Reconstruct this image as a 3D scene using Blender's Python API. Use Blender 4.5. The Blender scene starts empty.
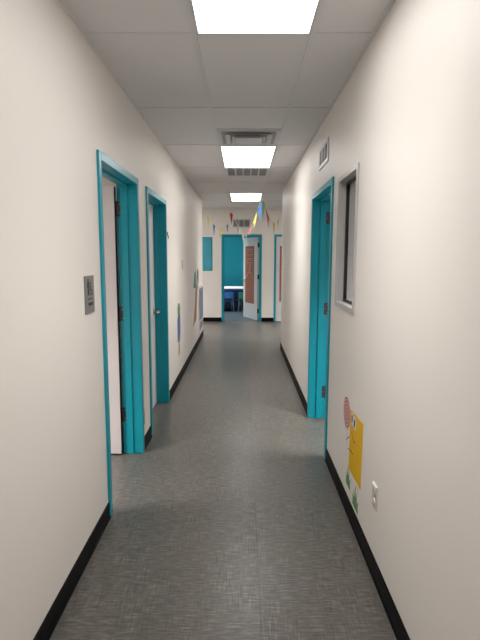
import bpy, bmesh, math, random
from mathutils import Vector, Matrix
random.seed(4)
sc = bpy.context.scene
COL = sc.collection
PI = math.pi

# ------------------------------------------------------------------ materials
def lin(r, g, b):
    f = lambda c: c/12.92 if c <= .04045 else ((c+.055)/1.055)**2.4
    return (f(r/255), f(g/255), f(b/255), 1)

def mat(name, rgb, rough=.5, metal=0, bump=0, bscale=200, spec=.5, var=0, vscale=6):
    m = bpy.data.materials.new(name); m.use_nodes = True
    n = m.node_tree.nodes; l = m.node_tree.links
    b = n['Principled BSDF']
    b.inputs['Base Color'].default_value = rgb
    b.inputs['Roughness'].default_value = rough
    b.inputs['Metallic'].default_value = metal
    b.inputs['Specular IOR Level'].default_value = spec
    tc = n.new('ShaderNodeTexCoord')
    nz = n.new('ShaderNodeTexNoise'); nz.inputs['Scale'].default_value = vscale
    nz.inputs['Detail'].default_value = 4
    l.new(tc.outputs['Object'], nz.inputs['Vector'])
    if var:
        mx = n.new('ShaderNodeMixRGB'); mx.blend_type = 'MULTIPLY'; mx.inputs[0].default_value = 1
        rp = n.new('ShaderNodeValToRGB')
        rp.color_ramp.elements[0].position = .3; rp.color_ramp.elements[1].position = .7
        v = 1-var
        rp.color_ramp.elements[0].color = (v, v, v, 1); rp.color_ramp.elements[1].color = (1, 1, 1, 1)
        mx.inputs[1].default_value = rgb
        l.new(nz.outputs['Fac'], rp.inputs[0]); l.new(rp.outputs[0], mx.inputs[2])
        l.new(mx.outputs[0], b.inputs['Base Color'])
    if bump:
        nb = n.new('ShaderNodeTexNoise'); nb.inputs['Scale'].default_value = bscale
        l.new(tc.outputs['Object'], nb.inputs['Vector'])
        bp = n.new('ShaderNodeBump'); bp.inputs['Strength'].default_value = bump; bp.inputs['Distance'].default_value = .002
        l.new(nb.outputs['Fac'], bp.inputs['Height']); l.new(bp.outputs[0], b.inputs['Normal'])
    return m

def emit(name, rgb, s):
    m = bpy.data.materials.new(name); m.use_nodes = True
    b = m.node_tree.nodes['Principled BSDF']
    b.inputs['Base Color'].default_value = (.8, .8, .8, 1)
    b.inputs['Emission Color'].default_value = rgb
    b.inputs['Emission Strength'].default_value = s
    return m

M = {}
M['cream'] = mat('cream_wall_paint', (.83, .785, .735, 1), .48, bump=.12, bscale=160, spec=.4, var=.03, vscale=.8)
M['teal'] = mat('teal_gloss_paint', (.004, .305, .395, 1), .32, spec=.4, var=.06, vscale=3)
M['teal_wall'] = mat('teal_wall_paint', (.012, .52, .66, 1), .5, bump=.1, var=.04, vscale=1)
M['teal_blind'] = mat('teal_blind_fabric', (.015, .66, .86, 1), .5, var=.06, vscale=4)
M['black_vinyl'] = mat('black_vinyl', (.0014, .0015, .0024, 1), .5, var=.4, vscale=14, spec=.12)
M['tbar'] = mat('grid_white_enamel', (.70, .69, .69, 1), .6)
M['white_metal'] = mat('white_enamel', (.62, .62, .62, 1), .4)
M['grille_dark'] = mat('dark_duct', (.16, .16, .16, 1), .7)
M['grille_core'] = mat('grey_grille_core', (.30, .30, .30, 1), .6)
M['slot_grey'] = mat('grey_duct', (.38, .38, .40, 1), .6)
M['lens'] = emit('light_lens', (1, .975, .955, 1), 6.3)
M['lens_dim'] = emit('added_room_lens', (1, .97, .93, 1), 7.0)
M['lens_low'] = emit('light_lens_low', (.9, .96, 1, 1), 1.1)
M['door_white'] = mat('white_door_paint', (.70, .68, .68, 1), .4, var=.04, vscale=2)
M['door_pink'] = mat('warm_white_door_paint', (.66, .60, .60, 1), .42, var=.04, vscale=2)
M['steel'] = mat('brushed_steel', (.42, .42, .43, 1), .34, 1, bump=.05)
M['hinge_grey'] = mat('hinge_steel', (.075, .075, .085, 1), .4, .6)
M['black'] = mat('matt_black', (.008, .008, .009, 1), .5)
M['rubber'] = mat('black_gasket', (.006, .006, .010, 1), .45)
M['alu'] = mat('pale_grey_metal', (.50, .485, .475, 1), .36, .1)
M['sign_grey'] = mat('brushed_grey_sign', (.24, .235, .235, 1), .38, .5, bump=.04)
M['sign_light'] = mat('pale_sign_relief', (.34, .33, .33, 1), .45)
M['white'] = mat('white_plastic', (.74, .73, .70, 1), .3)
M['cover'] = mat('cream_plastic', (.66, .61, .55, 1), .2)
M['vinyl_white'] = mat('white_vinyl', (.72, .70, .68, 1), .4)
M['yellow'] = mat('yellow_vinyl', (.80, .47, .004, 1), .5, spec=.25, var=.05, vscale=8)
M['red'] = mat('red_vinyl', (.5, .02, .03, 1), .4)
M['green'] = mat('green_vinyl', (.16, .36, .15, 1), .45, var=.5, vscale=40)
M['grass_pale'] = mat('pale_grass_vinyl', (.45, .52, .42, 1), .45)
M['blue'] = mat('blue_vinyl', (.09, .13, .36, 1), .45, var=.25, vscale=14)
M['slate'] = mat('slate_blue_vinyl', (.20, .25, .38, 1), .45, var=.2, vscale=18)
M['orange'] = mat('terracotta_vinyl', (.46, .21, .12, 1), .5, var=.2, vscale=14)
M['tan'] = mat('tan_vinyl', (.52, .40, .17, 1), .5, var=.2, vscale=20)
M['teal_vinyl'] = mat('sea_green_vinyl', (.07, .30, .26, 1), .5, var=.2, vscale=20)
M['grey_vinyl'] = mat('grey_vinyl', (.20, .21, .22, 1), .5, var=.4, vscale=30)
M['string'] = mat('white_string', (.7, .68, .62, 1), .8)
for k, c in dict(f_yellow=(.72, .62, .10), f_blue=(.05, .19, .48), f_red=(.40, .02, .03), f_grey=(.10, .11, .12),
                 f_coral=(.72, .17, .16), f_green=(.42, .72, .38), f_orange=(.66, .18, .12), f_cream=(.75, .65, .35),
                 f_aqua=(.25, .55, .55)).items():
    M[k] = mat('pennant_'+k[2:], (*c, 1), .7, var=.15, vscale=25)
M['print_pale'] = mat('pale_print', (.52, .36, .29, 1), .6)
M['room_floor'] = mat('blue_grey_vinyl_floor', (.035, .055, .072, 1), .4, var=.1, vscale=3)
M['cabinet_navy'] = mat('navy_laminate', (.010, .026, .06, 1), .45)
M['table_white'] = mat('white_laminate', (.75, .75, .75, 1), .35)
M['chair_blue'] = mat('blue_moulded_plastic', (.02, .09, .26, 1), .35)
M['chair_navy'] = mat('navy_moulded_plastic', (.012, .03, .12, 1), .35)
M['chair_green'] = mat('green_moulded_plastic', (.01, .12, .085, 1), .35)
M['chair_leg'] = mat('pale_blue_metal', (.35, .42, .52, 1), .3, .4)
M['dark_floor_room'] = mat('grey', (.2, .2, .2, 1), .5)

def glass():
    m = bpy.data.materials.new('window_glass'); m.use_nodes = True
    b = m.node_tree.nodes['Principled BSDF']
    b.inputs['Base Color'].default_value = (.93, .95, .97, 1)
    b.inputs['Roughness'].default_value = .02
    b.inputs['Transmission Weight'].default_value = 1
    b.inputs['IOR'].default_value = 1.45
    return m
M['glass'] = glass()

def floor_mat():
    m = bpy.data.materials.new('woven_grey_floor_tile'); m.use_nodes = True
    n = m.node_tree.nodes; l = m.node_tree.links; b = n['Principled BSDF']
    tc = n.new('ShaderNodeTexCoord')
    def mapped(sx, sy, sz=1, loc=(0, 0, 0)):
        mp = n.new('ShaderNodeMapping'); mp.inputs['Scale'].default_value = (sx, sy, sz); mp.inputs['Location'].default_value = loc
        l.new(tc.outputs['Object'], mp.inputs['Vector']); return mp.outputs[0]
    def noise(vec, d=3, s=1):
        t = n.new('ShaderNodeTexNoise'); t.inputs['Scale'].default_value = s; t.inputs['Detail'].default_value = d
        l.new(vec, t.inputs['Vector']); return t.outputs['Fac']
    def math_(op, a, c):
        t = n.new('ShaderNodeMath'); t.operation = op
        for i, v in enumerate((a, c)):
            if isinstance(v, (int, float)): t.inputs[i].default_value = v
            else: l.new(v, t.inputs[i])
        return t.outputs[0]
    wx = noise(mapped(11, 210), 4)        # weft: threads running across the corridor
    wy = noise(mapped(150, 9), 3)         # warp: threads running along it
    patch = noise(mapped(5, 3), 2)        # some patches show more warp
    coarse = noise(mapped(22, 60), 3)
    br = n.new('ShaderNodeTexBrick')      # the tiles: tone shifts and hairline joints
    br.offset = .5; br.inputs['Scale'].default_value = 1
    br.inputs['Brick Width'].default_value = 5.5; br.inputs['Row Height'].default_value = .915
    br.inputs['Mortar Size'].default_value = .0036; br.inputs['Mortar Smooth'].default_value = .2
    br.inputs['Color1'].default_value = (.96, .93, .88, 1); br.inputs['Color2'].default_value = (.80, .775, .73, 1)
    br.inputs['Mortar'].default_value = (.62, .60, .56, 1)
    sx = n.new('ShaderNodeSeparateXYZ'); cxy = n.new('ShaderNodeCombineXYZ')
    l.new(tc.outputs['Object'], sx.inputs[0])
    l.new(math_('ADD', sx.outputs[1], 20.35), cxy.inputs[0]); l.new(math_('ADD', sx.outputs[0], .915*10-.083), cxy.inputs[1])
    l.new(cxy.outputs[0], br.inputs['Vector'])
    pm = n.new('ShaderNodeMapRange'); pm.inputs[1].default_value = .42; pm.inputs[2].default_value = .62
    l.new(patch, pm.inputs[0])
    a = math_('SUBTRACT', wx, .5); c = math_('MULTIPLY', math_('SUBTRACT', wy, .5), math_('ADD', math_('MULTIPLY', pm.outputs[0], .7), .12))
    t = math_('ADD', math_('MULTIPLY', a, 1.0), c)
    t = math_('ADD', t, math_('MULTIPLY', math_('SUBTRACT', coarse, .5), .5))
    t = math_('ADD', t, .5)
    rp = n.new('ShaderNodeValToRGB')
    e = rp.color_ramp.elements
    e[0].position = .2; e[0].color = (.040, .038, .035, 1)
    e[1].position = .85; e[1].color = (.24, .23, .215, 1)
    x = e.new(.5); x.color = (.098, .094, .087, 1)
    l.new(t, rp.inputs[0])
    mx = n.new('ShaderNodeMixRGB'); mx.blend_type = 'MULTIPLY'; mx.inputs[0].default_value = 1
    l.new(rp.outputs[0], mx.inputs[1]); l.new(br.outputs['Color'], mx.inputs[2])
    l.new(mx.outputs[0], b.inputs['Base Color'])
    b.inputs['Roughness'].default_value = .32
    bp = n.new('ShaderNodeBump'); bp.inputs['Strength'].default_value = .12; bp.inputs['Distance'].default_value = .001
    l.new(t, bp.inputs['Height']); l.new(bp.outputs[0], b.inputs['Normal'])
    return m
M['floor'] = floor_mat()

def ceil_mat():
    m = mat('ceiling_tile_board', (.74, .735, .735, 1), .9, bump=.35, bscale=260, var=.04, vscale=1.4)
    return m
M['tile'] = ceil_mat()

def brick_mat():
    m = bpy.data.materials.new('printed_brick_paper'); m.use_nodes = True
    n = m.node_tree.nodes; l = m.node_tree.links; b = n['Principled BSDF']
    tc = n.new('ShaderNodeTexCoord')
    mp = n.new('ShaderNodeMapping'); mp.inputs['Rotation'].default_value = (PI/2, 0, 0)
    l.new(tc.outputs['Object'], mp.inputs['Vector'])
    br = n.new('ShaderNodeTexBrick'); br.inputs['Scale'].default_value = 1
    br.inputs['Brick Width'].default_value = .13; br.inputs['Row Height'].default_value = .052; br.inputs['Mortar Size'].default_value = .006
    br.inputs['Color1'].default_value = (.34, .10, .055, 1); br.inputs['Color2'].default_value = (.26, .075, .042, 1)
    br.inputs['Mortar'].default_value = (.44, .24, .17, 1)
    l.new(mp.outputs[0], br.inputs['Vector']); l.new(br.outputs['Color'], b.inputs['Base Color'])
    b.inputs['Roughness'].default_value = .6
    return m
M['brick'] = brick_mat()

def candy_mat():
    m = bpy.data.materials.new('red_white_swirl'); m.use_nodes = True
    n = m.node_tree.nodes; l = m.node_tree.links; b = n['Principled BSDF']
    tc = n.new('ShaderNodeTexCoord')
    sp = n.new('ShaderNodeSeparateXYZ'); l.new(tc.outputs['Object'], sp.inputs[0])
    def mth(op, a, c=0):
        t = n.new('ShaderNodeMath'); t.operation = op
        for i, v in enumerate((a, c)):
            if isinstance(v, (int, float)): t.inputs[i].default_value = v
            else: l.new(v, t.inputs[i])
        return t.outputs[0]
    y, z = sp.outputs[1], sp.outputs[2]
    r = mth('SQRT', mth('ADD', mth('MULTIPLY', y, y), mth('MULTIPLY', z, z)))
    an = mth('DIVIDE', mth('ARCTAN2', z, y), 2*PI)
    w = mth('FRACT', mth('ADD', mth('ADD', mth('DIVIDE', r, .022), an), .15))
    st = mth('GREATER_THAN', w, .45)
    mx = n.new('ShaderNodeMixRGB'); mx.inputs[1].default_value = (.72, .55, .52, 1); mx.inputs[2].default_value = (.46, .025, .035, 1)
    l.new(st, mx.inputs[0]); l.new(mx.outputs[0], b.inputs['Base Color']); b.inputs['Roughness'].default_value = .4
    return m
M['candy'] = candy_mat()

# ------------------------------------------------------------------ helpers
def box(bm, x0, x1, y0, y1, z0, z1, mx=None):
    vs = [bm.verts.new(Vector(p)) for p in ((x0, y0, z0), (x1, y0, z0), (x1, y1, z0), (x0, y1, z0), (x0, y0, z1), (x1, y0, z1), (x1, y1, z1), (x0, y1, z1))]
    if mx is not None:
        for v in vs: v.co = mx @ v.co
    for f in ((0, 3, 2, 1), (4, 5, 6, 7), (0, 1, 5, 4), (1, 2, 6, 5), (2, 3, 7, 6), (3, 0, 4, 7)):
        bm.faces.new([vs[i] for i in f])

def prism(bm, pts, ext):
    """closed outline pts (3-D), extruded by the vector ext"""
    e = Vector(ext)
    a = [bm.verts.new(Vector(p)) for p in pts]; b = [bm.verts.new(Vector(p)+e) for p in pts]
    k = len(pts)
    bm.faces.new(a); bm.faces.new(b[::-1])
    for i in range(k): bm.faces.new([a[i], b[i], b[(i+1) % k], a[(i+1) % k]])

def tube(bm, pts, r, seg=8):
    pts = [Vector(p) for p in pts]; rings = []
    for i, p in enumerate(pts):
        d = (pts[min(i+1, len(pts)-1)]-pts[max(i-1, 0)]).normalized()
        u = d.orthogonal().normalized(); v = d.cross(u)
        if rings:
            u = (pu - d*pu.dot(d)).normalized(); v = d.cross(u)
        pu = u
        rr = r[i] if isinstance(r, (list, tuple)) else r
        rings.append([bm.verts.new(p+rr*(math.cos(2*PI*k/seg)*u+math.sin(2*PI*k/seg)*v)) for k in range(seg)])
    for a, b in zip(rings, rings[1:]):
        for k in range(seg): bm.faces.new([a[k], a[(k+1) % seg], b[(k+1) % seg], b[k]])
    bm.faces.new(rings[0][::-1]); bm.faces.new(rings[-1])

def wloc(o):
    v = Vector((0, 0, 0))
    while o: v += o.location; o = o.parent
    return v

def obj(name, bm, m, parent=None, origin=None, bevel=0, seg=2, local=False, smooth=False):
    """link bm as ONE mesh object; vertices are given in world space unless local"""
    off = Vector(origin) if origin is not None else Vector((0, 0, 0))
    base = wloc(parent) if parent else Vector((0, 0, 0))
    if not local:
        for v in bm.verts: v.co -= (base + off if parent is None or origin is None else off)
    bmesh.ops.recalc_face_normals(bm, faces=bm.faces)
    me = bpy.data.meshes.new(name); bm.to_mesh(me); bm.free()
    me.materials.append(m)
    if smooth: me.shade_smooth()
    o = bpy.data.objects.new(name, me); COL.objects.link(o)
    if parent: o.parent = parent
    if origin is not None: o.location = off - base
    if bevel:
        b = o.modifiers.new('bevel', 'BEVEL'); b.width = bevel; b.segments = seg; b.limit_method = 'ANGLE'
    return o

def tag(o, label=None, cat=None, group=None, kind=None):
    if label: o['label'] = label
    if cat: o['category'] = cat
    if group: o['group'] = group
    if kind: o['kind'] = kind
    return o

def empty(name, loc, label=None, cat=None, group=None, kind=None, rz=0):
    o = bpy.data.objects.new(name, None); COL.objects.link(o)
    o.location = loc; o.rotation_euler = (0, 0, rz); o.empty_display_size = .1
    return tag(o, label, cat, group, kind)

def B(*boxes):
    bm = bmesh.new()
    for b in boxes: box(bm, *b)
    return bm

def struct(name, bm, m, label=None, bevel=0):
    return tag(obj(name, bm, m, bevel=bevel), label, None, None, 'structure')

# ------------------------------------------------------------------ dimensions
XL, XR, ZC = -.823, .667, 2.723      # corridor walls and ceiling
TH = .165                            # wall thickness
YE = 11.95                           # end wall face
Y0 = -3.6                            # behind the camera
YLC, YRC = 9.90, 8.44                # corners where the cross corridor opens
A0, A1 = 2.808, 3.85                 # first left door, outer frame
B0, B1 = 4.18, 5.225                 # second left door
R0, R1 = 3.675, 4.75                 # right door
W0, W1, WZ0, WZ1 = 2.89, 3.475, 1.258, 2.14   # right window
DT = 2.185                           # top of the door frames
XLO, XRO = XL-.140, XR+TH
FW = .05

# ------------------------------------------------------------------ shell
struct('floor', B((-3.4, 3.4, Y0-.1, 15.6, -.1, 0)), M['floor'], 'grey woven tile floor')
struct('ceiling', B((-3.4, 3.4, Y0-.1, 15.6, ZC, ZC+.1)), M['tile'], 'off white tiled ceiling')
i = .03
struct('wall_left', B((XLO, XL, Y0, A0+i, 0, ZC), (XLO, XL, A0+i, A1-i, DT-i, ZC), (XLO, XL, A1-i, B0+i, 0, ZC),
                      (XLO, XL, B0+i, B1-i, DT-i, ZC), (XLO, XL, B1-i, YLC, 0, ZC)), M['cream'], 'cream left corridor wall')
struct('wall_right', B((XR, XRO, Y0, W0+.02, 0, ZC), (XR, XRO, W0+.02, W1-.02, 0, WZ0+.02), (XR, XRO, W0+.02, W1-.02, WZ1-.02, ZC),
                       (XR, XRO, W1-.02, R0+i, 0, ZC), (XR, XRO, R0+i, R1-i, DT-i, ZC), (XR, XRO, R1-i, YRC, 0, ZC)), M['cream'], 'cream right corridor wall')
# end wall with doorway, window and a second doorway
EX0, EX1, ET = -.528, .457, 2.135
SX0, SX1 = .757, 1.74
WX0, WX1, EWZ0, EWZ1 = -1.75, -.748, 1.25, 2.066
T2 = .13
struct('wall_end', B((-3.2, WX0+.01, YE, YE+T2, 0, ZC), (WX0+.01, WX1-.01, YE, YE+T2, 0, EWZ0+.01), (WX0+.01, WX1-.01, YE, YE+T2, EWZ1-.01, ZC),
                     (WX1-.01, EX0+.02, YE, YE+T2, 0, ZC), (EX0+.02, EX1-.02, YE, YE+T2, ET-.02, ZC), (EX1-.02, SX0+.02, YE, YE+T2, 0, ZC),
                     (SX0+.02, SX1-.02, YE, YE+T2, ET-.02, ZC), (SX1-.02, 3.2, YE, YE+T2, 0, ZC)), M['cream'], 'cream wall at the end of the corridor')
struct('wall_back', B((XLO, XRO, Y0-.1, Y0, 0, ZC)), M['cream'], 'cream wall closing the near end')
# cross corridor, left and right branches
struct('wall_cross_left', B((-3.3, -3.2, YLC-.165, YE+T2, 0, ZC), (-3.2, XLO, YLC-.165, YLC, 0, ZC)), M['cream'], 'cream wall of the left branch')
struct('wall_cross_right', B((3.2, 3.3, YRC-.165, YE+T2, 0, ZC), (XRO, 3.2, YRC-.165, YRC, 0, ZC)), M['cream'], 'cream wall of the right branch')
# room behind the first left door
struct('wall_restroom', B((-3.1, -3.0, 1.6, 4.1, 0, ZC), (-3.0, XLO, 1.5, 1.6, 0, ZC), (-3.0, XLO, 4.02, 4.12, 0, ZC)), M['cream'], 'cream walls of the room behind the open left door')
# room behind the right door and window
struct('wall_office', B((3.0, 3.1, 2.0, 5.1, 0, ZC), (XRO, 3.0, 1.9, 2.0, 0, ZC), (XRO, 3.0, 5.0, 5.1, 0, ZC)), M['cream'], 'cream walls of the room behind the right window')
# teal room beyond the end doorway
struct('wall_classroom', B((-2.6, -2.5, YE+T2, 15.4, 0, ZC), (1.35, 1.45, YE+T2, 15.4, 0, ZC), (-2.6, 1.45, 15.3, 15.4, 0, ZC)), M['teal_wall'], 'teal walls of the room beyond the end doorway')

# baseboards with a cove toe
BH, BT = .10, .007
def base_y(bm, x, s, y0, y1):     # along Y, s = +1 if the room lies towards +X
    prism(bm, [(x, y0, BH), (x+s*BT, y0, BH-.004), (x+s*BT, y0, .014), (x+s*.014, y0, .004), (x+s*.014, y0, 0), (x, y0, 0)], (0, y1-y0, 0))
def base_x(bm, y, s, x0, x1):
    prism(bm, [(x0, y, BH), (x0, y+s*BT, BH-.004), (x0, y+s*BT, .014), (x0, y+s*.014, .004), (x0, y+s*.014, 0), (x0, y, 0)], (x1-x0, 0, 0))
bm = bmesh.new()
for a, b in ((Y0, A0), (A1, B0), (B1, YLC)): base_y(bm, XL, 1, a, b)
base_x(bm, YLC, 1, -3.2, XL)
struct('baseboard_left', bm, M['black_vinyl'], 'black vinyl baseboard along the left wall')
bm = bmesh.new()
for a, b in ((Y0, R0), (R1, YRC)): base_y(bm, XR, -1, a, b)
base_x(bm, YRC, 1, XR, 3.2)
struct('baseboard_right', bm, M['black_vinyl'], 'black vinyl baseboard along the right wall')
bm = bmesh.new()
for a, b in ((-3.2, EX0), (EX1, SX0), (SX1, 3.2)): base_x(bm, YE, -1, a, b)
struct('baseboard_end', bm, M['black_vinyl'], 'black vinyl baseboard along the end wall')

# suspended ceiling grid
GX = (-.253, .350)
GP = 1.24
GY = [2.63+GP*k for k in range(-5, 8)]
tb = .012
D0, D1 = 4.49, 5.10                  # supply diffuser cell
G0, G1 = 6.36, 6.97                  # return grille cell
bm = bmesh.new()
for x in GX: box(bm, x-tb, x+tb, Y0, YE, ZC-.006, ZC)
for y in GY:
    x0 = XL if y < YLC else -3.2
    x1 = XR if y < YRC else 3.2
    box(bm, x0, x1, y-tb, y+tb, ZC-.005, ZC)
for y in (D0-.01, G1+.01): box(bm, GX[0], GX[1], y-tb, y+tb, ZC-.005, ZC)
struct('trim_1', bm, M['tbar'], 'ceiling grid of slim bars')
# wall angle where ceiling meets wall
bm = B((XL, XL+.02, Y0, YLC, ZC-.004, ZC), (XR-.02, XR, Y0, YRC, ZC-.004, ZC), (-3.2, 3.2, YE-.02, YE, ZC-.004, ZC))
struct('trim_2', bm, M['tbar'], 'slim wall angle edging the ceiling')

# ------------------------------------------------------------------ doors
def frame_y(name, parent, xf, s, y0, y1, top):
    """steel frame in a side wall: xf = corridor face, s = +1 if the room beyond lies towards +X"""
    c0, c1 = xf - s*.014, (XLO-.008 if s < 0 else XRO+.002)
    xa, xb = min(c0, c1), max(c0, c1)
    s0, s1 = sorted((xf+s*.064, xf+s*.117))
    bm = B((xa, xb, y0, y0+FW, 0, top), (xa, xb, y1-FW, y1, 0, top), (xa, xb, y0+FW, y1-FW, top-FW, top),
           (s0, s1, y0+FW, y0+FW+.016, 0, top-FW), (s0, s1, y1-FW-.016, y1-FW, 0, top-FW), (s0, s1, y0+FW+.016, y1-FW-.016, top-FW-.016, top-FW))
    return obj(name, bm, M['teal'], parent, bevel=.004)

def hinge(parent, x0, x1, y, z, edge_x, s):
    """leaf plate on the far jamb (plane y, room on the near side) with its knuckle"""
    bm = B((min(x0, x1), max(x0, x1), y-.004, y, z-.057, z+.057))
    tube(bm, [(edge_x, y-.006, z-.058), (edge_x, y-.006, z+.058)], .010, 10)
    o = obj('hinge', bm, M['hinge_grey'], parent)
    bm = bmesh.new()
    for k in (-.035, 0, .035):
        tube(bm, [((x0+x1)/2 + .008*(1 if k else -1), y-.0055, z+k), ((x0+x1)/2 + .008*(1 if k else -1), y-.0035, z+k)], .004, 8)
    obj('screw', bm, M['steel'], o)
    return o

# left door, open into its room
d1 = empty('door_1', (XL, (A0+A1)/2, 0), 'white door standing open in the nearest teal frame on the left wall', 'door', None, 'structure')
frame_y('door_frame', d1, XL, -1, A0, A1, DT+.007)
px = -.967                            # pin line
leaf_y = A1-FW
obj('door_leaf', B((px-.905, px-.012, leaf_y-.044, leaf_y, .012, 2.125)), M['door_pink'], d1, bevel=.003)
obj('shade_strip', B((px-.0119, px-.009, leaf_y-.042, leaf_y-.001, .014, 2.123)), M['black'], d1)['label'] = 'black strip painting the shade at the hinge gap'  # black strip put in for the shade in the hinge gap
for z in (.33, 1.15, 1.96): hinge(d1, XLO-.010, XLO+.026, A1-FW, z, px, -1)
# second left door, closed
d2 = empty('door_2', (XL, (B0+B1)/2, 0), 'closed white door in the second teal frame on the left wall', 'door', None, 'structure')
frame_y('door_frame', d2, XL, -1, B0, B1, DT)
lf = XL-.119
obj('door_leaf', B((lf-.044, lf, B0+FW+.003, B1-FW-.003, .012, DT-FW-.003)), M['door_white'], d2, bevel=.002)
bm = bmesh.new()
hy, hz = B1-FW-.075, 1.02
tube(bm, [(lf, hy, hz), (lf+.010, hy, hz)], .034, 20)
tube(bm, [(lf+.008, hy, hz), (lf+.062, hy, hz)], .012, 12)
tube(bm, [(lf+.056, hy+.008, hz), (lf+.060, hy-.03, hz), (lf+.056, hy-.12, hz-.002)], [.011, .011, .009], 10)
obj('door_handle', bm, M['steel'], d2, smooth=True)['label'] = 'brushed steel lever handle'
# right door, open into its room
d3 = empty('door_3', (XR, (R0+R1)/2, 0), 'open doorway with teal frame on the right wall beside the window', 'door', None, 'structure')
frame_y('door_frame', d3, XR, 1, R0, R1, DT)
px = XRO+.010
obj('door_leaf', B((px+.012, px+.93, R1-FW-.044, R1-FW, .012, 2.125)), M['door_pink'], d3, bevel=.003)
for z in (.27, 1.10, 1.965): hinge(d3, XRO-.046, XRO, R1-FW, z, px, 1)

# end doorway, door swung into the teal room
def frame_x(parent, x0, x1, top):
    y0, y1 = YE-.014, YE+T2+.012
    s0, s1 = YE+.05, YE+.085
    bm = B((x0, x0+FW, y0, y1, 0, top), (x1-FW, x1, y0, y1, 0, top), (x0+FW, x1-FW, y0, y1, top-FW, top),
           (x0+FW, x0+FW+.014, s0, s1, 0, top-FW), (x1-FW-.014, x1-FW, s0, s1, 0, top-FW), (x0+FW+.014, x1-FW-.014, s0, s1, top-FW-.014, top-FW))
    return obj('door_frame', bm, M['teal'], parent, bevel=.004)
d4 = empty('door_4', ((EX0+EX1)/2, YE, 0), 'white door swung open in the teal doorway at the corridor end', 'door', None, 'structure')
frame_x(d4, EX0, EX1, ET)
PIN = Vector((EX1-FW-.006, YE+T2+.022, 0))
ANG = math.radians(114)               # direction of the open leaf, from +X
LM = Matrix.Translation(PIN) @ Matrix.Rotation(ANG, 4, 'Z')
LW, LH = .865, ET-FW-.01
bm = bmesh.new(); box(bm, .012, LW, 0, .044, .012, LH, LM)
leaf4 = obj('door_leaf', bm, M['door_white'], d4, bevel=.002)
bm = bmesh.new()
for sy, k in ((.044, 1), (0, -1)):
    P = lambda x, y, z: LM @ Vector((x, y, z))
    tube(bm, [P(LW-.07, sy, 1.0), P(LW-.07, sy+k*.012, 1.0)], .032, 16)
    tube(bm, [P(LW-.07, sy+k*.01, 1.0), P(LW-.07, sy+k*.06, 1.0)], .011, 10)
    tube(bm, [P(LW-.062, sy+k*.056, 1.0), P(LW-.19, sy+k*.054, 1.0)], .010, 10)
obj('door_handle', bm, M['steel'], d4, smooth=True)['label'] = 'brushed steel lever handle'
for z in (.25, 1.10, 1.88):
    bm = bmesh.new()
    box(bm, EX1-FW-.005, EX1-FW, YE+T2-.035, YE+T2+.010, z-.055, z+.055)
    box(bm, .006, .012, .0, .040, z-.055, z+.055, LM)
    tube(bm, [(PIN.x, PIN.y-.006, z-.06), (PIN.x, PIN.y-.006, z+.06)], .010, 10)
    obj('hinge', bm, M['black'], d4)['label'] = 'black door hinge'
# closed door half hidden by the right wall
d5 = empty('door_5', ((SX0+SX1)/2, YE, 0), 'closed white door in the teal frame half hidden behind the right wall corner', 'door', None, 'structure')
frame_x(d5, SX0, SX1, ET)
obj('door_leaf', B((SX0+FW+.003, SX1-FW-.003, YE+.006, YE+.048, .012, ET-FW-.003)), M['door_white'], d5, bevel=.002)
bm = bmesh.new()
hx = SX1-FW-.075
tube(bm, [(hx, YE+.006, 1.0), (hx, YE-.004, 1.0)], .032, 16)
tube(bm, [(hx, YE, 1.0), (hx, YE-.055, 1.0)], .011, 10)
tube(bm, [(hx+.008, YE-.05, 1.0), (hx-.12, YE-.05, 1.0)], .010, 10)
obj('door_handle', bm, M['steel'], d5, smooth=True)

# brick-print paper on the two end doors: each a thing of its own
def brick_paper(mx, x0, x1, y, z0, z1, k, label, marks):
    cx, cz = (x0+x1)/2, z0
    root = empty('brick_print_paper', mx @ Vector((cx, y, cz)), label, 'poster', 'brick print papers on the end doors')
    rot = mx.to_3x3().to_euler().z
    root.rotation_euler = (0, 0, rot)
    w, h = (x1-x0)/2, z1-z0
    bm = bmesh.new(); box(bm, -w, w, min(0, k*.003), max(0, k*.003), 0, h)
    obj('sheet', bm, M['brick'], root, local=True)
    for (a0, a1, b0, b1) in marks:     # pale outlined frames printed on the sheet
        t = .011
        bm = bmesh.new()
        X0, X1, Z0, Z1 = -w+a0*2*w, -w+a1*2*w, b0*h, b1*h
        ya, yb = sorted((k*.003, k*.005))
        box(bm, X0, X1, ya, yb, Z0, Z0+t); box(bm, X0, X1, ya, yb, Z1-t, Z1)
        box(bm, X0, X0+t, ya, yb, Z0+t, Z1-t); box(bm, X1-t, X1, ya, yb, Z0+t, Z1-t)
        obj('printed_outline', bm, M['print_pale'], root, local=True)
    return root
bp = brick_paper(LM, .20, .74, .0442, .41, 1.865, 1, 'red brick print paper on the open white door', [(.2, .8, .84, .94), (.2, .8, .70, .78)])
# white swoosh figure printed on the sheet
bm = bmesh.new()
tube(bm, [(.22, .004, .66), (.12, .004, .70), (.0, .004, .82), (-.06, .004, .98)], .012, 6)
tube(bm, [(-.06, .004, .80), (-.16, .004, .72), (-.18, .004, .62)], .009, 6)
obj('printed_figure', bm, M['print_pale'], bp, local=True)
brick_paper(Matrix.Identity(4), .895, 1.50, YE+.0055, .50, 1.86, -1, 'red brick print paper on the closed white door by the right corner', [(.25, .75, .84, .93)])

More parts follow.
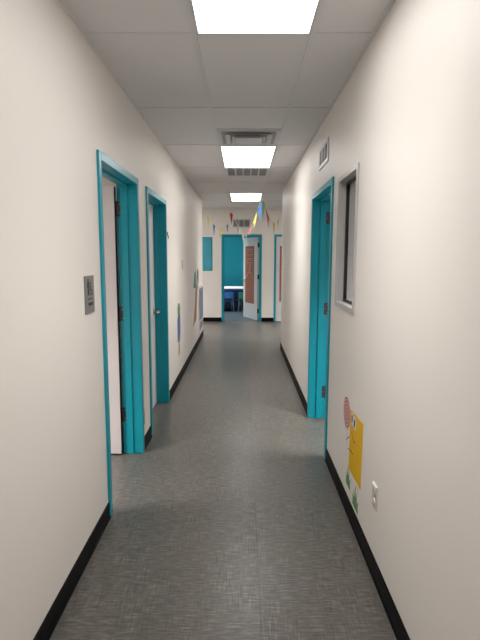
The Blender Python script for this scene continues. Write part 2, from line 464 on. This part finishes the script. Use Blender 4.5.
# ------------------------------------------------------------------ windows
w1 = empty('window_1', (XR, (W0+W1)/2, WZ0), 'tall narrow window with pale metal frame in the right wall', 'window', None, 'structure')
fw = .032
xo, xi = XR-.010, XRO+.010
bm = B((xo, xi, W0, W0+fw, WZ0, WZ1), (xo, xi, W1-fw, W1, WZ0, WZ1), (xo, xi, W0+fw, W1-fw, WZ1-fw, WZ1), (xo, xi, W0+fw, W1-fw, WZ0, WZ0+fw))
obj('window_frame', bm, M['alu'], w1, bevel=.003)
def ring(bm, x0, x1, y0, y1, z0, z1, t):
    box(bm, x0, x1, y0, y0+t, z0, z1); box(bm, x0, x1, y1-t, y1, z0, z1)
    box(bm, x0, x1, y0+t, y1-t, z1-t, z1); box(bm, x0, x1, y0+t, y1-t, z0, z0+t)
y0, y1, z0, z1 = W0+fw, W1-fw, WZ0+fw, WZ1-fw
bm = bmesh.new(); ring(bm, XR+.044, XR+.070, y0, y1, z0, z1, .014); obj('gasket', bm, M['rubber'], w1)['label'] = 'black glazing gasket'
obj('glass_pane', B((XR+.054, XR+.060, y0+.004, y1-.004, z0+.004, z1-.004)), M['glass'], w1)
bm = bmesh.new(); ring(bm, XR+.0705, XR+.080, y0, y1, z0, z1, .016); obj('glazing_stop', bm, M['alu'], w1)

w2 = empty('window_2', ((WX0+WX1)/2, YE, EWZ0), 'teal window beside the left corner at the corridor end', 'window', None, 'structure')
def ringx(bm, y0, y1, x0, x1, z0, z1, t):
    box(bm, x0, x0+t, y0, y1, z0, z1); box(bm, x1-t, x1, y0, y1, z0, z1)
    box(bm, x0+t, x1-t, y0, y1, z1-t, z1); box(bm, x0+t, x1-t, y0, y1, z0, z0+t)
bm = bmesh.new(); ringx(bm, YE-.010, YE+T2, WX0, WX1, EWZ0, EWZ1, .022); obj('window_frame', bm, M['teal'], w2, bevel=.003)
obj('glass_pane', B((WX0+.02, WX1-.02, YE+.012, YE+.018, EWZ0+.02, EWZ1-.02)), M['glass'], w2)
obj('blind', B((WX0+.024, WX1-.024, YE+.024, YE+.029, EWZ0+.024, EWZ1-.024)), M['teal_blind'], w2)

# ------------------------------------------------------------------ ceiling lights
def light(name, x0, x1, y0, y1, lens, label, group='flat ceiling light panels', watt=10):
    root = empty(name, ((x0+x1)/2, (y0+y1)/2, ZC), label, 'ceiling light', group)
    t = .014
    bm = B((x0, x0+t, y0, y1, ZC-.012, ZC-.0005), (x1-t, x1, y0, y1, ZC-.012, ZC-.0005), (x0+t, x1-t, y0, y0+t, ZC-.012, ZC-.0005), (x0+t, x1-t, y1-t, y1, ZC-.012, ZC-.0005))
    obj('frame', bm, M['white_metal'], root)
    obj('diffuser', B((x0+t, x1-t, y0+t, y1-t, ZC-.009, ZC-.001)), lens, root)['label'] = 'glowing white diffuser'
    ld = bpy.data.lights.new('panel_lamp', 'AREA'); ld.shape = 'RECTANGLE'
    ld.size = x1-x0-2*t; ld.size_y = y1-y0-2*t; ld.energy = watt; ld.color = (1, .975, .95); ld.spread = math.radians(SPREAD)
    lo = bpy.data.objects.new('panel_lamp', ld); COL.objects.link(lo); lo.parent = root; lo.location = (0, 0, -.0095)
SPREAD = 92
lx0, lx1 = GX[0]+tb, GX[1]-tb
light('ceiling_light', lx0, lx1, 2.63-GP+tb, 2.63-tb, M['lens'], 'largest lit white ceiling panel, cut off by the top of the picture')
light('ceiling_light', lx0, lx1, 5.11+tb, 6.35-tb, M['lens'], 'lit white ceiling panel between the square diffuser and the return grille', watt=15)
light('ceiling_light', lx0, lx1, 8.83+tb, 10.07-tb, M['lens'], 'farthest lit white ceiling panel, above the bunting at the corridor end', watt=15)
light('ceiling_light', lx0, lx1, -1.09-GP+tb, -1.09-tb, M['lens'], 'lit white ceiling panel behind the viewpoint', watt=13)
light('ceiling_light', -2.6, -1.4, 10.2, 10.8, M['lens'], 'unseen ceiling panel added in the left branch to light the end wall', watt=31)  # unseen panel, added to brighten the corridor end
light('ceiling_light', 1.2, 2.4, 10.2, 10.8, M['lens'], 'unseen ceiling panel added in the right branch to light the end wall', watt=31)  # unseen right-hand counterpart, added to brighten the corridor end
light('ceiling_light', 1.4, 2.0, 3.2, 3.8, M['lens'], 'unseen ceiling panel added behind the right window to brighten its jamb', 'added room ceiling panels', 62)  # added out of view, brightens the jamb behind the glass
light('ceiling_light', -2.3, -1.7, 2.3, 2.9, M['lens'], 'small unseen ceiling panel added to brighten the open left door', 'added room ceiling panels', 47)  # added out of view, lifts the brightness of the open leaf
light('ceiling_light', -1.3, -.1, 13.0, 13.6, M['lens_dim'], 'unseen ceiling panel added to light the teal room', 'added room ceiling panels', 45)  # added out of view as fill for the teal room

# supply diffuser
xs0, xs1 = lx0, lx1
cx, cy = (xs0+xs1)/2, (D0+D1)/2+.005
sd = empty('ceiling_diffuser', (cx, cy, ZC), 'square stepped air diffuser in front of the second ceiling light', 'air vent')
def sq_step(bm, h0, h1, z0, z1):
    """sloping square skirt between half widths h0 (at z0) and h1 (at z1)"""
    q = [(-1, -1), (1, -1), (1, 1), (-1, 1)]
    t = .004
    for k in range(4):
        a, b = q[k], q[(k+1) % 4]
        v = [(cx+a[0]*h0, cy+a[1]*h0, z0), (cx+b[0]*h0, cy+b[1]*h0, z0), (cx+b[0]*h1, cy+b[1]*h1, z1), (cx+a[0]*h1, cy+a[1]*h1, z1)]
        prism(bm, v, (0, 0, t))
hw = .282
bm = bmesh.new()
for a in (0, 1):
    pass
ringz = lambda bm, h, t, z0, z1: (box(bm, cx-h, cx-h+t, cy-h, cy+h, z0, z1), box(bm, cx+h-t, cx+h, cy-h, cy+h, z0, z1), box(bm, cx-h+t, cx+h-t, cy-h, cy-h+t, z0, z1), box(bm, cx-h+t, cx+h-t, cy+h-t, cy+h, z0, z1))
ringz(bm, hw, .03, ZC-.008, ZC-.0005)
obj('outer_frame', bm, M['white_metal'], sd)
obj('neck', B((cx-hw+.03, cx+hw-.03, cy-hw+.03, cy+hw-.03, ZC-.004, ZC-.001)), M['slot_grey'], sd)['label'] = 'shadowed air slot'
bm = bmesh.new(); sq_step(bm, .175, .215, ZC-.010, ZC-.026); obj('louver', bm, M['white_metal'], sd)
bm = bmesh.new(); sq_step(bm, .12, .155, ZC-.014, ZC-.032); obj('louver', bm, M['white_metal'], sd)
obj('centre_plate', B((cx-.125, cx+.125, cy-.125, cy+.125, ZC-.036, ZC-.030)), M['white_metal'], sd, bevel=.003)

# return grille behind the second light
rg = empty('return_grille', (cx, (G0+G1)/2, ZC), 'five section return air grille behind the second ceiling light', 'air vent')
gx0, gx1, gy0, gy1 = lx0+.01, lx1-.01, G0+.02, G1-.02
bm = B((gx0, gx0+.025, gy0, gy1, ZC-.012, ZC-.0005), (gx1-.025, gx1, gy0, gy1, ZC-.012, ZC-.0005), (gx0+.025, gx1-.025, gy0, gy0+.025, ZC-.012, ZC-.0005), (gx0+.025, gx1-.025, gy1-.025, gy1, ZC-.012, ZC-.0005))
obj('outer_frame', bm, M['white_metal'], rg)
obj('backing', B((gx0+.025, gx1-.025, gy0+.025, gy1-.025, ZC-.004, ZC-.001)), M['grille_dark'], rg)
ix0, ix1 = gx0+.025, gx1-.025
for k in range(1, 5):
    bm = bmesh.new(); x = ix0+(ix1-ix0)*k/5; box(bm, x-.010, x+.010, gy0+.025, gy1-.025, ZC-.012, ZC-.0045)
    obj('divider', bm, M['white_metal'], rg)
bm = bmesh.new()
for k in range(24):
    y = gy0+.035+(gy1-gy0-.07)*k/23
    for j in range(5):
        a = ix0+(ix1-ix0)*j/5+(.010 if j else 0); b = ix0+(ix1-ix0)*(j+1)/5-(.010 if j < 4 else 0)
        box(bm, a, b, y-.004, y+.004, ZC-.010, ZC-.0045)
obj('fins', bm, M['grille_core'], rg)

# register high on the right wall
rv = empty('wall_vent', (XR, 4.155, 2.335), 'white wall vent high above the right doorway', 'air vent')
def wall_register(root, flip_axis, plane, a0, a1, z0, z1, n, out):
    """framed register; along axis a (Y on the side wall, X on the end wall), 'out' towards the viewer"""
    def bx(bm, a, b, p, q, c, d):
        lo, hi = sorted((plane+out*p, plane+out*q))
        if flip_axis: box(bm, a, b, lo, hi, c, d)
        else: box(bm, lo, hi, a, b, c, d)
    t = .030
    bm = bmesh.new()
    bx(bm, a0, a0+t, 0, .010, z0, z1); bx(bm, a1-t, a1, 0, .010, z0, z1); bx(bm, a0+t, a1-t, 0, .010, z1-t, z1); bx(bm, a0+t, a1-t, 0, .010, z0, z0+t)
    obj('outer_frame', bm, M['white_metal'], root, bevel=.002)
    bm = bmesh.new(); bx(bm, a0+t, a1-t, .0005, .002, z0+t, z1-t); obj('backing', bm, M['grille_dark'], root)
    for k in range(1, n):
        bm = bmesh.new()
        a = a0+t+(a1-a0-2*t)*k/n; bx(bm, a-.009, a+.009, .0025, .011, z0+t, z1-t)
        obj('divider', bm, M['white_metal'], root)
    bm = bmesh.new()
    m = 9
    for k in range(m):
        z = z0+t+(z1-z0-2*t)*(k+.5)/m
        for j in range(n):
            a = a0+t+(a1-a0-2*t)*j/n+(.009 if j else 0); b = a0+t+(a1-a0-2*t)*(j+1)/n-(.009 if j < n-1 else 0)
            bx(bm, a, b, .0025, .007, z-.0035, z+.0035)
    obj('fins', bm, M['grille_core'], root)
wall_register(rv, False, XR, 3.93, 4.38, 2.345, 2.525, 3, -1)
ev = empty('wall_vent', (-.04, YE, 2.30), 'white three section vent above the doorway at the corridor end', 'air vent')
wall_register(ev, True, YE, -.262, .178, 2.29, 2.505, 3, -1)

# ------------------------------------------------------------------ restroom sign
sg = empty('restroom_sign', (XL, 2.585, 1.297), 'grey restroom sign plate on the left wall before the first doorway', 'sign')
sx = XL
obj('plate', B((sx, sx+.006, 2.508, 2.660, 1.297, 1.497)), M['sign_grey'], sg, bevel=.002)
def onplate(name, bm, m, parent=sg): return obj(name, bm, m, parent)
xa, xb = sx+.006, sx+.0075
bm = bmesh.new()   # standing figure
def disc(bm, y, z, r, x0, x1, n=18, ry=None):
    prism(bm, [(x0, y+(ry or r)*math.cos(2*PI*k/n), z+r*math.sin(2*PI*k/n)) for k in range(n)], (x1-x0, 0, 0))
disc(bm, 2.558, 1.474, .0065, xa, xb)
box(bm, xa, xb, 2.550, 2.566, 1.428, 1.466); box(bm, xa, xb, 2.5515, 2.557, 1.394, 1.428); box(bm, xa, xb, 2.559, 2.5645, 1.394, 1.428)
box(bm, xa, xb, 2.5455, 2.549, 1.432, 1.465); box(bm, xa, xb, 2.567, 2.5705, 1.432, 1.465)
onplate('standing_figure_symbol', bm, M['black'])
bm = bmesh.new()   # wheelchair symbol
def arc(bm, cy, cz, r, t, a0, a1, n=20):
    for k in range(n):
        u, v = a0+(a1-a0)*k/n, a0+(a1-a0)*(k+1)/n
        prism(bm, [(xa, cy+r*math.cos(u), cz+r*math.sin(u)), (xa, cy+(r-t)*math.cos(u), cz+(r-t)*math.sin(u)), (xa, cy+(r-t)*math.cos(v), cz+(r-t)*math.sin(v)), (xa, cy+r*math.cos(v), cz+r*math.sin(v))], (xb-xa, 0, 0))
arc(bm, 2.600, 1.412, .020, .004, math.radians(110), math.radians(385))
disc(bm, 2.594, 1.458, .0055, xa, xb)
box(bm, xa, xb, 2.592, 2.597, 1.420, 1.450); box(bm, xa, xb, 2.597, 2.612, 1.434, 1.438); box(bm, xa, xb, 2.597, 2.616, 1.419, 1.424)
prism(bm, [(xa, 2.612, 1.423), (xa, 2.617, 1.423), (xa, 2.626, 1.400), (xa, 2.621, 1.398)], (xb-xa, 0, 0))
onplate('wheelchair_symbol', bm, M['black'])
bm = bmesh.new()
for k in range(9): box(bm, xa, xb, 2.545+k*.0095, 2.5515+k*.0095, 1.371, 1.377)
onplate('raised_lettering', bm, M['hinge_grey'])
onplate('black_panel', B((xa, xb, 2.555, 2.627, 1.338, 1.354)), M['black'])
bm = bmesh.new()
for k in range(10): disc(bm, 2.55+k*.009, 1.322, .0018, xa, xb, 8)
onplate('braille_dots', bm, M['sign_light'])

# ------------------------------------------------------------------ small wall fittings
hk = empty('door_sensor', (XL, 5.335, 1.79), 'small black wall hook beside the second left door frame', 'wall hook')
hk.name = 'wall_hook'
bm = B((XL, XL+.006, 5.322, 5.348, 1.825, 1.862)); obj('mount', bm, M['black'], hk, bevel=.003)
bm = bmesh.new(); tube(bm, [(XL+.005, 5.338, 1.828), (XL+.012, 5.338, 1.812), (XL+.012, 5.338, 1.797), (XL+.007, 5.338, 1.792)], .004, 8); obj('prong', bm, M['black'], hk)
sw = empty('light_switch', (XL, 6.58, 1.42), 'pale light switch plate midway along the left wall', 'switch')
obj('cover_plate', B((XL, XL+.006, 6.545, 6.625, 1.425, 1.545)), M['cover'], sw, bevel=.002)
bm = bmesh.new(); prism(bm, [(XL+.006, 6.57, 1.45), (XL+.014, 6.57, 1.455), (XL+.008, 6.57, 1.52), (XL+.006, 6.57, 1.52)], (0, .03, 0)); obj('rocker', bm, M['cover'], sw)
ol = empty('power_outlet', (XR, 2.30, .345), 'cream outlet cover low on the right wall', 'outlet')
obj('cover_plate', B((XR-.006, XR, 2.262, 2.338, .35, .475)), M['cover'], ol, bevel=.002)
for z in (.385, .440):
    bm = bmesh.new(); disc(bm, 2.30, z, .019, XR-.010, XR-.006, 20, .017); s_ = obj('socket', bm, M['cover'], ol, bevel=.001)
    bm = B((XR-.0106, XR-.010, 2.291, 2.294, z-.002, z+.009), (XR-.0106, XR-.010, 2.306, 2.309, z-.002, z+.009)); obj('slots', bm, M['grille_core'], s_)
bm = bmesh.new(); prism(bm, [(XR-.006, 2.266, .476), (XR-.006, 2.334, .476), (XR-.010, 2.330, .470), (XR-.010, 2.270, .470)], (0, 0, -.010)); obj('glint_strip', bm, M['white'], ol)  # white strip standing in for the glint along the cover's top

# ------------------------------------------------------------------ wall decals, right wall
def dec(bm, pts, lift=0, t=.0012, side=XR, s=-1):
    x = side + s*lift
    prism(bm, [(x, y, z) for y, z in pts], (s*t, 0, 0))
lp = empty('lollipop_decal', (XR, 2.99, .335), 'red and white swirl lollipop decal beside the yellow block figure', 'wall decal')
cyl, czl = 3.0, .612
bm = bmesh.new(); disc(bm, cyl, czl, .104, XR-.0016, XR, 40, .098)
obj('candy_swirl', bm, M['candy'], lp, origin=(XR, cyl, czl))
bm = bmesh.new(); dec(bm, [(2.968, .335), (2.988, .335), (2.992, .51), (2.972, .51)]); obj('stick', bm, M['vinyl_white'], lp)
yf = empty('block_figure_decal', (XR, 2.75, .285), 'yellow rectangular figure decal with big eyes on the right wall', 'wall decal')
bm = bmesh.new(); dec(bm, [(2.905, .285), (2.597, .297), (2.583, .685), (2.90, .672)]); obj('body', bm, M['yellow'], yf)
for y, z in ((2.838, .628), (2.772, .622)):
    bm = bmesh.new(); disc(bm, y, z, .042, XR-.0022, XR-.0013, 24, .034); e_ = obj('eye', bm, M['vinyl_white'], yf)
    bm = bmesh.new(); disc(bm, y+.008, z, .026, XR-.0030, XR-.0022, 20, .013); obj('pupil', bm, M['black'], e_)
bm = bmesh.new()
mp_ = [(2.85, .545), (2.825, .515), (2.79, .503), (2.755, .512)]
for a, b in zip(mp_, mp_[1:]): dec(bm, [(a[0], a[1]-.004), (b[0], b[1]-.004), (b[0], b[1]+.005), (a[0], a[1]+.005)], .0013, .0008)
obj('mouth', bm, M['red'], yf)
def stroke(bm, pts, w=.005):
    for a, b in zip(pts, pts[1:]):
        d = Vector((b[0]-a[0], b[1]-a[1])).normalized(); nn = Vector((-d.y, d.x))*w/2
        dec(bm, [(a[0]+nn.x, a[1]+nn.y), (b[0]+nn.x, b[1]+nn.y), (b[0]-nn.x, b[1]-nn.y), (a[0]-nn.x, a[1]-nn.y)], .0024, .0008)
bm = bmesh.new(); stroke(bm, [(2.90, .492), (2.935, .475), (2.985, .44)]); obj('arm', bm, M['black'], yf)
bm = bmesh.new(); stroke(bm, [(2.785, .425), (2.86, .42), (2.935, .405)]); obj('arm', bm, M['black'], yf)
def tuft(y, z0, h, wd, label, m):
    bm = bmesh.new()
    for k, (dy, hh) in enumerate(((-.5, .55), (-.2, .8), (.1, 1), (.4, .7), (.6, .45))):
        yc = y+dy*wd*.6
        dec(bm, [(yc-wd*.22, z0), (yc+wd*.22, z0), (yc+wd*.10+dy*.02, z0+h*hh*.6), (yc+dy*.05, z0+h*hh), (yc-wd*.10+dy*.02, z0+h*hh*.55)], .0002*k)
    return tag(obj('grass_decal', bm, m, origin=(XR, y, z0)), label, 'wall decal', 'green grass tuft decals')
tuft(2.905, .165, .135, .10, 'green grass tuft decal under the lollipop stick', M['green'])
tuft(2.70, .125, .14, .12, 'green grass tuft decal below the yellow block figure', M['green'])
for pts in ([(2.80, .215), (2.845, .23), (2.835, .284), (2.80, .285)], [(2.64, .25), (2.70, .25), (2.70, .29), (2.64, .292)]):
    bm = bmesh.new(); dec(bm, pts); obj('leg', bm, M['vinyl_white'], yf)

# ------------------------------------------------------------------ wall decals, left wall
def ldec(pts, lift=0, t=.0012):
    bm = bmesh.new(); dec(bm, pts, lift+.0003, t, XL, 1); return bm
def ell(y, z, ry, rz, n=20): return [(y+ry*math.cos(2*PI*k/n), z+rz*math.sin(2*PI*k/n)) for k in range(n)]
o1 = empty('outline_decal', (XL, 3.93, .2), 'black line drawing decal low between the two left doors', 'wall decal')
obj('paper', ldec([(3.87, .20), (3.925, .20), (3.925, .33), (3.87, .33)]), M['vinyl_white'], o1)
bm = bmesh.new()
for p in ([(3.928, .205), (3.916, .205), (3.916, .29), (3.928, .29)], [(3.928, .285), (3.905, .285), (3.905, .297), (3.928, .297)], [(3.928, .297), (3.92, .297), (3.91, .335), (3.92, .335)], [(3.928, .205), (3.89, .205), (3.89, .215), (3.928, .215)]):
    dec(bm, p, .0013, .0008, XL, 1)
obj('drawn_lines', bm, M['black'], o1)
o2 = empty('bird_decal', (XL, 6.18, .33), 'tall blue decal with green top on the left wall past the doors', 'wall decal')
obj('body', ldec([(6.05, .52), (6.25, .50), (6.32, .62), (6.31, .86), (6.13, .88), (6.03, .80)]), M['blue'], o2)
obj('head', ldec([(6.07, .87), (6.29, .86), (6.32, .93), (6.25, 1.0), (6.12, 1.01), (6.05, .95)], .0013), M['green'], o2)
obj('foot', ldec([(6.10, .34), (6.24, .33), (6.25, .47), (6.20, .506), (6.12, .511)]), M['tan'], o2)
o3 = empty('tree_decal', (XL, 8.6, .5), 'tall orange and sea green decal near the far left corner', 'wall decal')
obj('trunk', ldec([(7.95, .44), (8.50, .50), (8.62, .72), (8.78, 1.08), (8.42, 1.10), (8.25, .75)]), M['orange'], o3)
obj('leaves', ldec([(8.05, 1.08), (8.50, 1.05), (8.56, 1.25), (8.46, 1.37), (8.20, 1.30)], .0013), M['teal_vinyl'], o3)
obj('branch', ldec([(8.56, 1.06), (8.80, 1.02), (8.92, 1.12), (8.70, 1.20)], .0013), M['tan'], o3)
obj('tip', ldec([(8.66, 1.18), (8.90, 1.14), (8.98, 1.30), (8.86, 1.39), (8.70, 1.33)], .0026), M['grey_vinyl'], o3)
o4 = empty('picture_board', (XL, 9.4, .30), 'slate blue board with white border at the far left corner', 'wall board')
obj('border', B((XL, XL+.010, 8.95, 9.86, .13, 1.06)), M['vinyl_white'], o4, bevel=.003)
obj('picture', B((XL+.010, XL+.013, 9.03, 9.80, .40, 1.0)), M['slate'], o4)
bm = bmesh.new()
for k in range(6):
    y = 9.08+k*.12; box(bm, XL+.010, XL+.0125, y, y+.06, .20+.02*(k % 2), .36)
obj('printed_blocks', bm, M['grey_vinyl'], o4)

# ------------------------------------------------------------------ bunting
F, PITCH, YAW, ROLL = 485.5, math.radians(7.4447), math.radians(.3419), math.radians(-.1659)
bt = empty('bunting_garland', (0, 10.2, ZC), 'string of small coloured pennants zigzagging under the far ceiling', 'bunting')
S = [(-.96, 11.85, 2.66), (-.80, 11.2, 2.49), (-.655, 11.05, 2.30), (-.495, 10.9, 2.215), (-.345, 10.95, 2.30), (-.262, 11.0, 2.60)]
S2 = [(-.262, 11.0, 2.60), (-.113, 10.6, 2.245), (-.01, 10.4, 2.05), (.085, 10.25, 2.08), (.20, 9.95, 2.28), (.268, 9.7, 2.46), (.352, 9.3, 2.712), (.405, 9.45, 2.60), (.47, 9.6, 2.42), (.55, 9.75, 2.29), (.64, 9.85, 2.26), (.71, 9.9, 2.35), (.88, 9.95, 2.715)]
bm = bmesh.new(); tube(bm, S, .004, 6); tube(bm, S2, .007, 6); tube(bm, [(-.262, 11.0, 2.60), (-.262, 11.0, ZC-.001)], .003, 6)
obj('string', bm, M['string'], bt)
def pennant(p, q, h, m, lean=(0, 0)):
    """triangle hung between the string points p and q, tip h below and swung by lean"""
    p, q = Vector(p), Vector(q)
    tip = (p+q)/2 + Vector((lean[0], lean[1], -h))
    nrm = (q-p).cross(tip-p).normalized()
    bm = bmesh.new()
    mid = (p+q+tip)/3 + nrm*.008
    for off in (0, .0015):
        a, b, c, d = [bm.verts.new(v+nrm*off) for v in (p, q, tip, mid)]
        bm.faces.new([a, b, d]); bm.faces.new([b, c, d]); bm.faces.new([c, a, d])
    obj('pennant', bm, m, bt)
def on(L, i, t):
    return Vector(L[i]).lerp(Vector(L[i+1]), t)
pennant((-.82, 11.23, 2.51), (-.77, 11.17, 2.45), .25, M['f_yellow'])
pennant((-.68, 11.07, 2.32), (-.63, 11.02, 2.28), .25, M['f_blue'])
pennant((-.535, 10.94, 2.235), (-.47, 10.91, 2.22), .25, M['f_yellow'])
pennant((-.37, 10.94, 2.28), (-.33, 10.96, 2.33), .19, M['f_grey'])
pennant((-.30, 10.98, 2.57), (-.225, 10.92, 2.53), .25, M['f_red'])
pennant((-.125, 10.62, 2.27), (-.10, 10.57, 2.22), .17, M['f_grey'])
pennant((-.03, 10.43, 2.08), (.03, 10.34, 2.06), .14, M['f_cream'])
pennant(on(S2, 2, .55), on(S2, 2, 1), .10, M['f_aqua'])
pennant(on(S2, 3, .25), on(S2, 3, .95), .17, M['f_coral'], (-.03, 0))
pennant(on(S2, 4, .1), on(S2, 5, .1), .22, M['f_yellow'], (-.02, 0))
pennant(on(S2, 5, .1), on(S2, 5, .8), .30, M['f_blue'], (.05, .05))
pennant(on(S2, 6, .3), on(S2, 7, .2), .30, M['f_green'], (-.02, 0))
pennant(on(S2, 7, .3), on(S2, 8, .5), .30, M['f_orange'], (.02, 0))
pennant(on(S2, 9, .4), on(S2, 9, .98), .26, M['f_yellow'])
pennant(on(S2, 10, .5), on(S2, 11, .1), .18, M['f_cream'])

# ------------------------------------------------------------------ teal room furniture
struct('floor_classroom', B((-2.5, 1.35, YE+.06, 15.3, .0005, .003)), M['room_floor'], 'blue grey floor of the teal room')
tt = empty('activity_table', (-.35, 14.1, 0), 'long table with white edge inside the teal room', 'table')
obj('table_top', B((-1.3, .62, 13.98, 14.50, .672, .722)), M['table_white'], tt, bevel=.006)
for x in (-1.22, .54):
    for y in (14.03, 14.45):
        bm = bmesh.new(); tube(bm, [(x, y, .003), (x, y, .673)], [.018, .024], 12); obj('leg', bm, M['table_white'], tt, smooth=True)
cb = empty('filler_cabinet', (-.35, 14.95, .003), 'made-up low navy cabinet filling the dark zone behind the table', 'cabinet')  # invented cabinet, fills the dark zone under the table
obj('carcass', B((-1.25, .58, 14.72, 15.18, .003, .66)), M['cabinet_navy'], cb, bevel=.006)
for k in range(4):
    x = -1.235+k*.452
    dr = obj('cabinet_door', B((x, x+.444, 14.702, 14.719, .03, .645)), M['chair_navy'], cb, bevel=.003)
    obj('knob', B((x+.40, x+.42, 14.688, 14.7015, .40, .44)), M['chair_leg'], dr)
def kid_chair(x, y, rz, m, label):
    root = empty('child_chair', (x, y, .003), label, 'chair', 'small chairs at the long table', None, rz)
    bm = B((-.15, .15, -.14, .14, .30, .32)); obj('seat', bm, m, root, local=True, bevel=.012, seg=3)
    bm = bmesh.new()
    for k in range(6):      # gently curved moulded back
        u0, u1 = -.15+.05*k, -.15+.05*(k+1)
        c = lambda u: -.15-.03*(1-(u/.15)**2)
        prism(bm, [(u0, c(u0), .40), (u1, c(u1), .40), (u1, c(u1)-.012, .40), (u0, c(u0)-.012, .40)], (0, 0, .18))
    bmesh.ops.remove_doubles(bm, verts=bm.verts, dist=.0005)
    obj('backrest', bm, m, root, local=True)
    for sx_ in (-1, 1):
        bm = bmesh.new(); tube(bm, [(sx_*.155, -.17, 0), (sx_*.135, -.13, .30), (sx_*.135, -.155, .54)], .011, 8); obj('leg', bm, M['chair_leg'], root, local=True, smooth=True)
        bm = bmesh.new(); tube(bm, [(sx_*.155, .15, 0), (sx_*.13, .11, .305)], .011, 8); obj('leg', bm, M['chair_leg'], root, local=True, smooth=True)
kid_chair(-.42, 14.15, 0, M['chair_blue'], 'blue child chair under the left end of the long table')
kid_chair(-.20, 14.48, .1, M['chair_navy'], 'navy child chair further back under the long table')
kid_chair(.03, 14.15, -.08, M['chair_green'], 'green child chair under the long table next to the open door')

# ------------------------------------------------------------------ world, camera, view
wd = bpy.data.worlds.new('world'); sc.world = wd; wd.use_nodes = True
wd.node_tree.nodes['Background'].inputs[0].default_value = (.02, .02, .02, 1)
cam = bpy.data.cameras.new('camera'); co = bpy.data.objects.new('camera', cam); COL.objects.link(co)
cam.sensor_fit = 'VERTICAL'; cam.sensor_height = 24; cam.sensor_width = 18; cam.lens = F/640*24
cam.clip_start = .05
co.matrix_world = Matrix.Translation((0, 0, 1.6)) @ Matrix.Rotation(YAW, 4, 'Z') @ Matrix.Rotation(PI/2-PITCH, 4, 'X') @ Matrix.Rotation(-ROLL, 4, 'Z')
sc.camera = co
sc.view_settings.view_transform = 'Standard'; sc.view_settings.look = 'None'
sc.view_settings.gamma = 1; sc.view_settings.use_curve_mapping = False
sc.view_settings.exposure = .12
